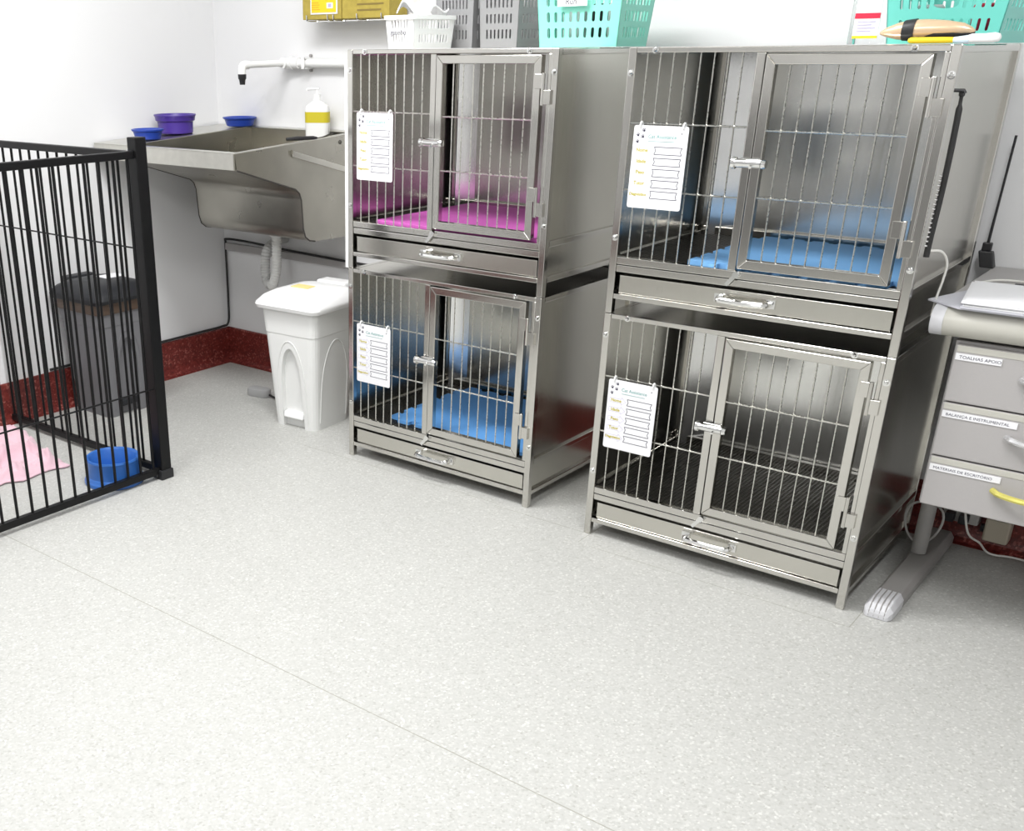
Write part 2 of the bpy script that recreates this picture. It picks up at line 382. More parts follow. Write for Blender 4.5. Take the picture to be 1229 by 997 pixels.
# ------------------------------------------------------------------ information cards hung on the grilles
def info_card():
    root = thing('info_card', 'x', 'card')
    w, h = .155, .214
    MB().prism(rrect(w, h, .006, 3), lambda a, b: (a+w/2, -.0008, b-h/2), lambda a, b: (a+w/2, .0004, b-h/2)).build('card_sheet', M['paper'], root)
    q = MB()
    def ln(x0, z0, x1, z1, t=.0015):
        a = Vector((x0, 0, z0)); b = Vector((x1, 0, z1)); n = Vector((-(b-a).z, 0, (b-a).x)).normalized()*t/2
        q.hexa([tuple(a-n+Vector((0, -.0012, 0))), tuple(b-n+Vector((0, -.0012, 0))), tuple(b+n+Vector((0, -.0012, 0))), tuple(a+n+Vector((0, -.0012, 0))),
                tuple(a-n+Vector((0, -.0007, 0))), tuple(b-n+Vector((0, -.0007, 0))), tuple(b+n+Vector((0, -.0007, 0))), tuple(a+n+Vector((0, -.0007, 0)))])
    rows = [-.063-.0285*k for k in range(5)]
    for z in rows:     # ribbon boxes
        x0, x1, t = .064, .142, .0095
        P = [(x0, z+t), (x1, z+t), (x1-.004, z), (x1, z-t), (x0, z-t), (x0+.004, z)]
        for i in range(6): ln(*P[i], *P[(i+1) % 6])
    q.build('ribbon_boxes', M['ink'], root)
    q = MB()
    for z in rows:     # arrows
        P = [(.008, z+.0065), (.046, z+.0065), (.046, z+.012), (.060, z), (.046, z-.012), (.046, z-.0065), (.008, z-.0065)]
        for i in range(7): ln(*P[i], *P[(i+1) % 7], .0006)
    q.build('arrows', M['inkl'], root)
    for z, t in zip(rows, ('Nome', 'Idade', 'Peso', 'Tutor', 'Diagnóstico')):
        text_mesh('row_text', t, .0130 if t != 'Diagnóstico' else .0105, M['inky'], root, (.029, -.0009, z-.0040), align='CENTER', bold=.00035)
    text_mesh('logo_text', 'Cat Assistance', .0135, M['inkt'], root, (.043, -.0009, -.032), bold=.00015)
    q = MB()
    q.tube([(.044, -.001, -.0395), (.118, -.001, -.0395)], .0006, 5)
    for cx, cz in ((.012, -.026), (.028, -.013), (.027, -.029), (.012, -.043)):    # paw prints
        for a in range(0, 360, 60): pass
    q.build('logo_line', M['inkt'], root)
    q = MB()
    for cx, cz, a in ((.013, -.024, 20), (.029, -.012, 40), (.027, -.028, 40), (.013, -.041, 20)):
        Mx = Matrix.Translation((cx, 0, cz)) @ Matrix.Rotation(R(-a), 4, 'Y')
        s = MB(); disc = lambda x, z, r: s.prism(arc((x, z), r, 0, 330, 11), lambda u, v: (u, -.0012, v), lambda u, v: (u, -.0007, v))
        disc(0, -.0015, .0030)
        for x, z in ((-.0040, .0010), (-.0015, .0035), (.0015, .0035), (.0040, .0010)): disc(x, z, .0012)
        s.xform(Mx); q.add(s.v, s.f)
    q.build('paw_prints', M['ink'], root)
    q = MB()
    q.prism(arc((.137, -.018), .0017, 0, 330, 11), lambda u, v: (u, -.0012, v), lambda u, v: (u, -.0007, v)); q.build('punch_mark', M['ink'], root)
    for x in (.018, .140):
        MB().tube(bez([(x, -.002, -.006), (x, -.003, .002), (x, .004, .0085), (x, .010, .004), (x, .0115, -.004)], 5), .0028, 6).build('hook', M['white'], root, smooth=True)
    return root
ic = info_card()
for key, lab in (('LL', 'white laminated card hung on the lower cage beside the white pedal bin'), ('LU', 'white laminated card hung on the cage with the magenta mat'),
                 ('RL', 'white laminated card hung on the lower cage with bare mesh floor'), ('RU', 'white laminated card hung on the upper cage beside the desk, corner curled')):
    c = ic if key == 'LL' else copy_tree(ic)
    c.location = loc_on(key, .046 if key[0] == 'L' else .040, -.0055, .518 if key != 'RU' else .516); c.rotation_euler = (0, 0, cages[key].rotation_euler[2])
    tag(c, lab, 'card', 'cards hung on the cage fronts')

# ------------------------------------------------------------------ black playpen
pen = thing('playpen_fence', 'black metal playpen with a tall corner post in front of the left wall', 'pet pen', (-.3675, -.6095, 0))
PX, PY = -.3675, -.6095
pp = MB(); pp.box(-.022, .022, -.022, .022, .0, 1.168); pp.build('corner_post', M['black'], pen, bevel=.003)
kn = MB(); kn.box(-.026, .028, -.030, .026, .0, .035); kn.tube([(.0, -.03, .018), (.0, -.042, .018)], .012, 10); kn.build('foot_clamp', M['blackp'], pen, bevel=.003)
MB().tube([(-.024, -.004, 1.125), (-.040, -.010, 1.125)], .006, 8).build('latch_pin', M['chrome'], pen, smooth=True)
YE = -1.45; XE = -.96      # lengths of the two panels from the post
for nm, z0, z1 in (('bottom_rail', .018, .043), ('top_rail', 1.104, 1.128)):
    MB().box(-.011, .011, YE, -.022, z0, z1).build(nm, M['black'], pen, bevel=.003)
    MB().box(XE, -.022, -.011, .011, z0-.004, z1-.004).build(nm, M['black'], pen, bevel=.003)
k = 0
for i in range(25):
    y = -.0195-.0562*(i+.45)
    if y < YE: break
    MB().tube([(0, y, .03), (0, y, 1.11)], .0052, 8).build('bar', M['black'], pen, smooth=True)
for i in range(17):
    x = -.032-.0562*(i+.35)
    if x < XE: break
    MB().tube([(x, 0, .03), (x, 0, 1.11)], .0048, 8).build('bar', M['black'], pen, smooth=True)
MB().tube([(.006, -.022, .338), (.006, YE, .338)], .0032, 6).build('cross_wire', M['black'], pen, smooth=True)
MB().tube([(-.022, -.006, .815), (XE, -.006, .815)], .0028, 6).build('cross_wire', M['black'], pen, smooth=True)
MB().box(-.02, .02, YE-.04, YE, 0, 1.168).build('end_post', M['black'], pen, bevel=.003)

# pink towel inside the pen
def towel():
    from mathutils import noise
    o = MB(); n = 90; w, d = .50, .34
    def h(u, v):
        e = min(1, min(u, 1-u, v, 1-v)*6); e = e*e*(3-2*e)
        p = Vector((u*2.6+3.1, v*2.2+.7, .3)); q = p+Vector((noise.noise(p*1.3), noise.noise(p*1.3+Vector((5, 2, 1))), 0))*.7
        r1 = 1-abs(noise.noise(q*1.1)); r2 = 1-abs(noise.noise(q*2.3+Vector((9, 4, 2))))
        return .005+e*(.050*r1**3+.026*r2**4+.006*noise.noise(p*9))
    vs = []; fs = []
    for i in range(n+1):
        for j in range(n+1):
            u, v = i/n, j/n
            dx = noise.noise(Vector((u*3, v*3, 7.7)))*.05+noise.noise(Vector((u*9, v*9, 1.7)))*.012; dy = noise.noise(Vector((u*3, v*3, 2.2)))*.05+noise.noise(Vector((u*9, v*9, 5.2)))*.012
            vs.append(((u-.5)*w+dx, (v-.5)*d+dy, max(.004, h(u, v))))
    for i in range(n):
        for j in range(n):
            a = i*(n+1)+j; fs.append((a, a+n+1, a+n+2, a+1))
    o.add(vs, fs)
    return o.build('towel', M['towel'], smooth=True, solid=.005)
tw = towel(); tw.location = (-.985, -.890, .001); tw.rotation_euler = (0, 0, R(-14)); tw.modifiers.remove(tw.modifiers['auto'])
tag(tw, 'crumpled pink towel on the floor inside the black playpen', 'towel')

# blue bowl on the floor
def bowl(name, lab, mat, loc, prof, group=None):
    o = MB().lathe(prof, n=48).build(name, mat, smooth=True); o.location = loc
    return tag(o, lab, 'bowl', group)
bowl('pet_bowl', 'bright blue plastic bowl with flared foot on the floor inside the black playpen', M['bowl'], (-.478, -.745, 0),
     [(.104, 0), (.107, .004), (.106, .014), (.101, .019), (.100, .026), (.096, .030), (.093, .084), (.096, .089), (.094, .095), (.088, .095), (.083, .089), (.076, .030), (.055, .020), (0, .019)])

# ------------------------------------------------------------------ pedal bins
def bin_(name, lab, loc, rz, mb, ml, H=.50, arch=True):
    root = thing(name, lab, 'bin', loc, rz)
    wb, db, wt, dt = .215, .235, .275, .300     # bottom and top sizes; front is -Y
    lev = [(0, 0), (.05, .10), (.30, .55), (.39, .80), (.392, .83), (.462, 1.0), (H, 1.02)]
    rings = []
    for z, t in lev:
        t = z/H; w = wb+(wt-wb)*t; d = db+(dt-db)*t
        if z > .391: w += .004; d += .004
        rings.append([(a, b, z) for a, b in rrect(w, d, .035, 5)])
    body = MB().loft(rings).build('body', mb, root, smooth=True)
    if arch:
        def cut(ang, w0, zt, depth):
            c = MB(); pts = [(-w0, -.02), (w0, -.02), (w0*.92, .18)]+[(w0*.92*math.cos(R(a)), .18+(zt-.18)*math.sin(R(a))) for a in range(0, 181, 15)]+[(-w0*.92, .18)]
            y = lambda z: -(db/2+(dt-db)/2*z/H)
            c.prism(pts, lambda a, z: (a, y(z)-.05, z), lambda a, z: (a, y(z)+depth, z))
            o = c.build('cutter', mb); o.parent = root; o.rotation_euler = (0, 0, ang); return o
        cs = [cut(0, .056, .335, .022)]
        for c in cs:
            q = body.modifiers.new('bool', 'BOOLEAN'); q.operation = 'DIFFERENCE'; q.object = c; q.solver = 'EXACT'
        bpy.context.view_layer.update()
        me = bpy.data.meshes.new_from_object(body.evaluated_get(bpy.context.evaluated_depsgraph_get()))
        body.modifiers.clear(); body.data = me; me.name = 'body'
        for c in cs: bpy.data.objects.remove(c)
        for p in me.polygons: p.use_smooth = False
        y = lambda z: -(db/2+(dt-db)/2*z/H)
        def ridge(w0, zt, zb, ang, r=.0022):
            pts = [(-w0*1.05, zb)]+[(w0*math.cos(R(a)), .16+(zt-.16)*math.sin(R(a))) for a in range(180, -1, -10)]+[(w0*1.05, zb)]
            rm = Matrix.Rotation(ang, 4, 'Z'); return MB().tube([(x, y(z)-.0005, z) for x, z in pts], r, 6).xform(rm)
        ridge(.072, .365, .03, 0).build('arch_moulding', mb, root, smooth=True)
        sc = MB(); yy = lambda z: (wb/2+(wt-wb)/2*z/H)
        pts = [(-.085, .03)]+[(.085*math.cos(R(a)), .16+.205*math.sin(R(a))) for a in range(180, -1, -10)]+[(.085, .03)]
        sc.tube([(yy(z)+.0005, x, z) for x, z in pts], .0022, 6); sc.build('arch_moulding', mb, root, smooth=True)
    MB().prism([(-.050, -.040), (.050, -.040), (.050, .05), (-.050, .05)], lambda a, b: (a, b-db/2+.03, .040), lambda a, b: (a, b-db/2+.035, .066)).build('pedal', ml, root, bevel=.006)
    # domed lid
    L = []
    for z, k, r in ((H-.012, 1.0, .045), (H+.002, 1.035, .045), (H+.012, 1.02, .045), (H+.035, .90, .05), (H+.052, .70, .05), (H+.060, .40, .04), (H+.062, .1, .01)):
        w, d = (wt+.035)*k, (dt+.045)*k; L.append([(a, b, z+.012*(1-abs(a)/(w/2)) if z < H+.003 else z) for a, b in rrect(w, d, min(r, w/2-.001, d/2-.001), 6)])
    lid = MB().loft(L).build('lid', ml, root, smooth=True)
    MB().box(-.075, .075, dt/2-.02, dt/2+.055, H-.01, H+.058).build('lid_hinge', ml, root, bevel=.012, seg=3)
    return root, lid
wb_, wl = bin_('pedal_bin', 'white plastic pedal bin with domed lid standing between the sink and the cages', (-.385, .212, 0), R(4), M['wbin'], M['wlid'])
MB().prism(rrect(.085, .055, .004, 2), lambda a, b: (a-.01, b-.03, .5605), lambda a, b: (a-.01, b-.03, .5635)).build('sticker', M['yelsoft'], wl)
gb_, gl = bin_('pedal_bin', 'dark grey pedal bin with charcoal lid against the left wall behind the playpen', (-1.170, -.215, 0), R(90), M['gbin'], M['glid'])
MB().prism(rrect(.10, .07, .004, 2), lambda a, b: (a+.05, b+.0, .5605), lambda a, b: (a+.05, b, .5635)).build('sticker', M['paper'], gl)
bg = MB(); bg.loft([[(a, b, z) for a, b in rrect(.279+e, .304+e, .036, 5)] for z, e in ((.445, .006), (.452, .009), (.478, .009), (.492, .006))], False, False)
bg.build('bin_liner', plain('brown_bin_liner', (.10, .065, .045), .4), gb_, smooth=True)

# grey foot pedal and its flexible lead
fp = thing('foot_pedal', 'small oval grey rubber foot pedal on the floor under the sink', 'pedal', (-.80, .312, 0), R(8))
MB().loft([[(a*k, b*k, z) for a, b in rrect(.115, .06, .028, 6)] for z, k in ((0, .96), (.006, 1), (.026, 1), (.034, .93), (.036, .8))]).build('treadle', M['greyrub'], fp, smooth=True)
MB().tube(bez([(.05, 0, .012), (.13, -.01, .006), (.2, .06, .006), (.22, .2, .006)], 8), .005, 6).build('lead', M['blackr'], fp, smooth=True)

# ------------------------------------------------------------------ sink
XA, XB = -1.12, -.50
def rz_(y): return 1.073+(y+.06)*.053
sink = thing('wash_sink', 'large worn stainless steel wash sink mounted in the corner beside the cages', 'sink', (0, 0, 0))
prof_o = [(-.050, 1.012), (.262, .917), (.283, .900), (.294, .872), (.302, .760), (.313, .728), (.338, .710), (.37, .704), (.648, .698)]
sh = MB()
n = len(prof_o)
sh.add([(XA, y, z) for y, z in prof_o]+[(XB, y, z) for y, z in prof_o], [(i, i+1, n+i+1, n+i) for i in range(n-1)])
sh.add([(XA, .640, .698), (XB, .640, .698), (XB, .640, rz_(.64)), (XA, .640, rz_(.64))], [(0, 1, 2, 3)])
ends = [(-.058, rz_(-.058))]+prof_o+[(.648, rz_(.648))]
m = len(ends)
for x in (XA, XB): sh.add([(x, y, z) for y, z in ends], [tuple(range(m))])
sh.build('basin', M['sink'], sink, smooth=True, solid=.004)
rim = MB()
rim.hexa([(-1.335, -.064, 1.012), (XB, -.064, 1.012), (XB, -.056, 1.012), (-1.335, -.056, 1.012), (-1.335, -.064, 1.074), (XB, -.064, 1.074), (XB, -.056, 1.074), (-1.335, -.056, 1.074)])
def flange(x0, x1, y0, y1, t=.004):
    rim.hexa([(x0, y0, rz_(y0)-t), (x1, y0, rz_(y0)-t), (x1, y1, rz_(y1)-t), (x0, y1, rz_(y1)-t), (x0, y0, rz_(y0)), (x1, y0, rz_(y0)), (x1, y1, rz_(y1)), (x0, y1, rz_(y1))])
flange(-1.335, XB+.006, -.064, -.034); flange(-1.335, XA+.004, -.034, .652); flange(XB-.014, XB+.006, -.034, .652); flange(XA+.004, XB-.014, .612, .652)
rim.build('rim', plain('worn_rim_steel', (.66, .65, .60), .3, metal=1., vary=.12, bscale=30), sink, bevel=.0015)
sm = MB()
for x in (XA, XB+.0035): sm.tube([(x, y-.001, z-.001) for y, z in prof_o[:-1]], .0032, 6)
sm.build('weld_seam', plain('dark_weld', (.05, .045, .04), .6), sink, smooth=True)
sp = MB(); sp.hexa([(XB+.003, .24, 1.04), (XB+.003, .66, .93), (XB+.010, .66, .93), (XB+.010, .24, 1.04), (XB+.003, .24, 1.066), (XB+.003, .66, .956), (XB+.016, .66, .952), (XB+.016, .24, 1.062)])
sp.build('side_brace', M['panel'], sink, bevel=.001)
bt = MB(); bt.lathe([(.0, .004), (.006, .003), (.008, 0), (.008, -.002)], n=12).xform(Matrix.Translation((XB+.004, .53, 1.075)) @ Matrix.Rotation(R(90), 4, 'Y')); bt.build('bolt', M['grid'], sink, smooth=True)
MB().box(-.745, XB-.003, .500, .640, 1.078, 1.082).build('corner_shelf', M['sink'], sink, bevel=.001)
tag(MB().tube([(-.846, .5, .700), (-.846, .5, .672)], [.034, .030], 16).build('drain_fitting', M['white'], sink, smooth=True), 'white drain fitting')
# drain hose
hs = thing('drain_hose', 'ribbed white and grey drain hose looping below the sink', 'hose', (0, 0, 0))
def ribbed(path, r, name, mat):
    P = bez(path, 18); rr = [r*(1+.10*math.sin(i*2.1)) for i in range(len(P))]
    return MB().tube(P, rr, 14).build(name, mat, hs, smooth=True)
ribbed([(-.846, .5, .675), (-.848, .5, .60), (-.855, .5, .52), (-.875, .5, .462), (-.893, .5, .452)], .021, 'drain_tube', M['hosew'])
ribbed([(-.893, .5, .452), (-.920, .505, .470), (-.932, .51, .53), (-.936, .53, .60), (-.938, .60, .632), (-.938, .652, .636)], .021, 'wall_tube', M['hose'])
# wall rail and black cable
tag(MB().box(-1.335, -.05, .636, .654, .545, .578).build('wall_rail', M['desk'], bevel=.002), 'grey metal rail fixed along the back wall below the sink', 'rail')
cb = MB().tube(bez([(XL+.010, -.40, .178), (XL+.010, -.1, .177), (XL+.010, .20, .176), (XL+.010, .48, .176), (XL+.012, .60, .178), (XL+.020, .635, .195), (XL+.022, .640, .30), (XL+.022, .640, .45), (XL+.022, .640, .575), (XL+.045, .632, .598),
     (XL+.2, .628, .599), (-1.0, .628, .592), (-.8, .628, .585), (-.4, .628, .575), (-.06, .628, .57)], 8), .0055, 8).build('wall_cable', M['blackr'], smooth=True)
tag(cb, 'black cable clipped round the room corner above the red baseboard', 'cable')

# faucet pipework
fc = thing('wall_faucet', 'white plastic pipe faucet with black nozzle above the sink', 'faucet', (0, 0, 0))
zf = 1.367
MB().tube([(-.06, .622, zf), (-.82, .622, zf)], .0165, 16).build('supply_pipe', M['white'], fc, smooth=True)
tee = MB(); tee.tube([(-.80, .622, zf), (-.90, .622, zf)], .022, 16); tee.tube([(-.87, .622, zf), (-.87, .59, zf)], .021, 16); tee.tube([(-.835, .622, zf), (-.85, .622, zf)], .025, 16)
tee.build('tee_joint', M['white'], fc, smooth=True)
MB().tube([(-.87, .60, zf), (-.895, .40, zf-.004)], .0125, 14).build('spout', M['white'], fc, smooth=True)
MB().tube(bez([(-.893, .415, zf-.004), (-.8955, .392, zf-.005), (-.896, .382, zf-.018), (-.896, .381, zf-.040)], 6), .0165, 14).build('elbow', M['white'], fc, smooth=True)
MB().tube([(-.896, .381, zf-.038), (-.896, .381, zf-.055), (-.896, .381, zf-.060), (-.896, .381, zf-.078)], [.0175, .0165, .013, .011], 14).build('nozzle', M['blackp'], fc, smooth=True)
for x in (-.76, -.30):
    c = MB(); c.box(x-.008, x+.008, .600, .654, zf+.016, zf+.022); c.box(x-.008, x+.008, .600, .654, zf-.022, zf-.016); c.box(x-.008, x+.008, .598, .603, zf-.022, zf+.022)
    c.build('pipe_clamp', M['white'], fc); 
    s = MB(); s.tube([(x, .654, zf+.028), (x, .644, zf+.028)], .006, 8); s.tube([(x, .654, zf-.028), (x, .644, zf-.028)], .006, 8); s.build('clamp_screw', M['leg'], fc)

# bowls round the sink
shallow = [(.046, 0), (.052, .003), (.060, .030), (.066, .034), (.067, .040), (.061, .041), (.055, .036), (.048, .010), (0, .008)]
bowl('plastic_bowl', 'small blue bowl on the left rim of the sink, in front of the purple bowl', M['bowld'], (-1.175, .095, rz_(.095)+.003), shallow)
bowl('plastic_bowl', 'purple bowl with wide lip on the left rim of the sink', M['purple'], (-1.225, .290, rz_(.290)+.004),
     [(.070, 0), (.074, .004), (.076, .046), (.084, .052), (.086, .066), (.090, .072), (.089, .076), (.082, .076), (.074, .060), (.066, .012), (0, .010)])
bowl('plastic_bowl', 'shallow blue bowl in the back corner of the sink rim', M['bowld'], (-1.135, .585, rz_(.585)+.004), [(a*1.12, z*.95) for a, z in shallow])

# soap bottle
sb = thing('soap_bottle', 'white pump bottle with yellow label on the back corner of the sink', 'bottle', (-.660, .575, 1.083), R(28)); sb.scale = (1.05, 1.05, .90)
B = lambda w, d, z, r: [(a, b, z) for a, b in rrect(w, d, r, 5)]
MB().loft([B(.088, .050, 0, .015), B(.094, .055, .006, .018), B(.094, .055, .120, .018), B(.090, .052, .136, .02), B(.05, .04, .152, .018), B(.032, .032, .158, .0155), B(.032, .032, .170, .0155)]).build('bottle_body', M['white'], sb, smooth=True)
lb = MB(); lb.loft([[(a, b, z) for a, b in rrect(.0955, .0565, .018, 5)] for z in (.066, .112)], False, False); tag(lb.build('label', M['olive'], sb, smooth=True), 'yellow band label')
pu = MB(); pu.tube([(0, 0, .168), (0, 0, .186)], .014, 12); pu.tube([(0, 0, .186), (0, 0, .206)], .005, 8); pu.tube([(.008, 0, .209), (-.036, 0, .209), (-.040, 0, .203)], .0055, 8); pu.build('pump', M['white'], sb, smooth=True)
# grooming comb lying on the rim
gc = thing('grooming_comb', 'black-handled grooming tool with wire tip resting on the right rim of the sink', 'brush', (-.497, .33, rz_(.33)+.008), R(66))
MB().tube([(-.085, 0, 0), (-.04, 0, .001), (.03, 0, .001), (.045, 0, 0)], [.006, .008, .007, .004], 10).build('grip', M['blackp'], gc, smooth=True)
MB().tube(bez([(.045, .0, 0), (.075, .012, .002), (.11, .016, .012), (.118, .008, .014), (.085, -.004, .005), (.045, -.002, 0)], 5), .0016, 6).build('wire_tip', M['grid'], gc, smooth=True)

# ------------------------------------------------------------------ baskets and boxes above the cages
def basket(name, lab, mat, loc, rz, wb, db, wt, dt, H, rows, nf, ns, group=None, slot=(.5, .62), rim=True, margin=.02, handle=None):
    root = thing(name, lab, 'basket', loc, rz, group); t = .0022
    def wall(p0, p1, q0, q1, nslots, nrm):   # bottom edge p0-p1, top edge q0-q1
        o = MB(); P = lambda s, v, off: (Vector(p0)*(1-s)+Vector(p1)*s)*(1-v)+(Vector(q0)*(1-s)+Vector(q1)*s)*v+Vector(nrm)*off
        L = (Vector(p1)-Vector(p0)).length; ms = margin/L
        vb = [0, .10]; hr = .86/rows
        def solid(s0, s1, v0, v1):
            o.hexa([P(s0, v0, 0), P(s1, v0, 0), P(s1, v0, -t), P(s0, v0, -t), P(s0, v1, 0), P(s1, v1, 0), P(s1, v1, -t), P(s0, v1, -t)])
        solid(0, 1, 0, .08); solid(0, 1, .94, 1); solid(0, ms, .08, .94); solid(1-ms, 1, .08, .94)
        cw = (1-2*ms)/nslots
        for r in range(rows):
            cells = [(c+.5, .5) for c in range(nslots)]
            if handle == r and nrm[1] < 0:   # a wide grip hole in the middle of this row
                q = nslots//2; cells = [e for e in cells if abs(e[0]-.5-q) > 1.5]+[(q+.5, 1.5)]
            for c, hwid in cells:
                cx, cv = ms+c*cw, .08+(r+.5)*hr; hw, hh = cw*hwid, hr/2
                a = hw*(slot[0] if hwid < 1 else .9); b = hh*slot[1]; k = min(b*.5, a*L/H*1.0)
                inn = [(a, -(b-k)), (a, b-k), (a*.7, b-k*.3), (0, b), (-a*.7, b-k*.3), (-a, b-k), (-a, -(b-k)), (-a*.7, -(b-k*.3)), (0, -b), (a*.7, -(b-k*.3))]
                out = [(hw, -(b-k)), (hw, b-k), (hw, hh), (0, hh), (-hw, hh), (-hw, b-k), (-hw, -(b-k)), (-hw, -hh), (0, -hh), (hw, -hh)]
                vs = []; fs = []
                for off in (0, -t): vs += [P(cx+x, cv+y, off) for x, y in inn]+[P(cx+x, cv+y, off) for x, y in out]
                for i in range(10):
                    j = (i+1) % 10
                    fs += [(i, j, 10+j, 10+i), (20+i, 30+i, 30+j, 20+j), (i, 20+i, 20+j, j)]
                o.add(vs, fs)
        return o.build('side_wall', mat, root)
    c = lambda w, d, z, sx, sy: (sx*w/2, sy*d/2, z)
    for (a, b, nn, nrm) in (((-1, -1), (1, -1), nf, (0, -1, 0)), ((1, -1), (1, 1), ns, (1, 0, 0)), ((1, 1), (-1, 1), nf, (0, 1, 0)), ((-1, 1), (-1, -1), ns, (-1, 0, 0))):
        wall(c(wb, db, .002, *a), c(wb, db, .002, *b), c(wt, dt, H, *a), c(wt, dt, H, *b), nn, nrm)
    MB().box(-wb/2, wb/2, -db/2, db/2, .001, .004).build('base', mat, root)
    if rim:
        ring = rrect(wt+.012, dt+.012, .012, 3); ring2 = rrect(wt-.004, dt-.004, .01, 3)
        r = MB(); r.loft([[(a, b, H-.012) for a, b in ring], [(a, b, H) for a, b in ring], [(a, b, H) for a, b in ring2], [(a, b, H-.012) for a, b in ring2], [(a, b, H-.012) for a, b in ring]], False, False)
        r.build('rim', mat, root)
    return root
ZT = 1.4175
wbk = basket('storage_basket', 'small white slotted basket with handwriting on top of the left cages', M['wbask'], (.138, .212, ZT), R(-5), .112, .185, .128, .205, .100, 2, 6, 10)
text_mesh('handwriting', 'gatinho', .024, M['ink'], wbk, (-.042, -.1000, .042))
basket('storage_basket', 'grey slotted basket beside the white basket on the left cages', M['grey'], (.181, .445, ZT), R(1), .142, .195, .158, .215, .215, 4, 8, 8, slot=(.42, .62))
basket('storage_basket', 'grey slotted basket beside the mint green basket on the left cages', M['grey'], (.357, .445, ZT), R(1), .142, .195, .158, .215, .215, 4, 7, 8, slot=(.42, .62))
tb = basket('storage_basket', 'mint green slotted basket with a name tag on the right end of the left cages', M['teal'], (.715, .330, ZT), 0, .262, .19, .295, .22, .205, 4, 9, 8, slot=(.42, .66), margin=.022)
MB().box(-.062, .036, -.119, -.1165, .112, .138).build('name_tag', M['paper'], tb)
text_mesh('tag_text', 'Run', .024, M['ink'], tb, (-.036, -.1195, .117))
rb = basket('storage_basket', 'teal slotted basket with clippers in front of it on top of the right cages', M['teal2'], (1.755, .245, ZT), R(-1), .235, .33, .275, .37, .17, 3, 11, 9, slot=(.36, .55), margin=.02, handle=1)
# contents glimpsed through the slots
for i, (bx, by, m_, lab) in enumerate(((.655, .33, 'cloth', 'white bandage roll inside the mint green basket, left one'), (.735, .34, 'blackp', 'black roll inside the mint green basket'), (.80, .32, 'cloth', 'white bandage roll inside the mint green basket, right one'))):
    o = MB().lathe([(.028, 0), (.031, .004), (.031, .11), (.027, .115), (.010, .112), (0, .112)], n=20).build('bandage_roll', M[m_], smooth=True); o.location = (bx, by, ZT+.005); tag(o, lab, 'roll')
for i, (bx, by, m_, lab) in enumerate(((1.82, .16, 'red', 'dark red roll inside the teal basket'), (1.70, .15, 'cloth', 'white roll inside the teal basket'))):
    o = MB().lathe([(.026, 0), (.03, .004), (.03, .075), (.026, .08), (.010, .078), (0, .078)], n=20).build('bandage_roll', M[m_], smooth=True); o.location = (bx, by, ZT+.005); tag(o, lab, 'roll')
# white cloth spilling over the white basket
cl = MB(); n = 22; vs = []; fs = []
for i in range(n+1):
    for j in range(n+1):
        u, v = i/n, j/n; vs.append(((u-.5)*.095, (v-.5)*.15, .018*math.sin(5*u+2*v)+.014*math.sin(9*v+3*u)+.03*(1-(2*u-1)**2)*(1-(2*v-1)**2)))
for i in range(n):
    for j in range(n):
        a = i*(n+1)+j; fs.append((a, a+n+1, a+n+2, a+1))
cl.add(vs, fs); o = cl.build('cleaning_cloth', M['cloth'], smooth=True, solid=.004); o.location = (.145, .215, ZT+.112); o.rotation_euler = (0, R(-6), R(-6)); tag(o, 'white cloth bundled in the top of the white basket', 'cloth')
# boxes in a wire rack on the back wall
for x0, x1, lab in ((-.690, -.487, 'brown cardboard box with a yellow label in the rack above the sink'), (-.483, -.250, 'plain brown printed cardboard box in the wall rack, beside the labelled box')):
    r_ = thing('cardboard_box', lab, 'box', ((x0+x1)/2, .585, 1.526)); w = x1-x0
    MB().box(-w/2, w/2, -.055, .055, 0, .15).build('carton', M['card'], r_, bevel=.002)
    if x0 < -.6:
        MB().box(-w/2+.045, w/2-.018, -.0575, -.0555, .018, .14).build('label_border', M['paper'], r_)
        MB().box(-w/2+.051, w/2-.024, -.0585, -.0575, .024, .134).build('label_panel', M['yellow'], r_)
        text_mesh('label_text', 'simplicex', .022, M['orange'], r_, (-.045, -.0587, .078))
        q = MB()
        for k in range(4): q.box(-.05, -.012+.006*(k % 2), -.0592, -.0586, .058-.008*k, .060-.008*k)
        q.build('fine_print', M['orange'], r_)
        MB().box(.030, .062, -.0592, -.0586, .038, .058).build('seal', M['paper'], r_)
        MB().box(.038, .054, -.0597, -.0591, .042, .054).build('seal_mark', M['inkl'], r_)
    else:
        q = MB()
        for k in range(5): q.box(-.04, .09-.012*(k % 3), -.0562, -.0554, .105-.02*k, .111-.02*k)
        q.build('printing', plain('brown_print', (.22, .16, .04), .7), r_)
rk = thing('wall_rack', 'thin wire rack on the back wall holding the cardboard boxes', 'rack', (0, 0, 0))
q = MB()
for x in (-.66, -.55, -.52, -.40, -.28): q.tube(bez([(x, .654, 1.60), (x, .650, 1.53), (x, .64, 1.520), (x, .56, 1.520), (x, .527, 1.521), (x, .521, 1.530), (x, .520, 1.542)], 4), .0028, 6)
q.tube([(-.69, .640, 1.520), (-.25, .640, 1.520)], .003, 6); q.tube([(-.69, .560, 1.520), (-.25, .560, 1.520)], .003, 6); q.build('wire_frame', M['chrome'], rk, smooth=True)

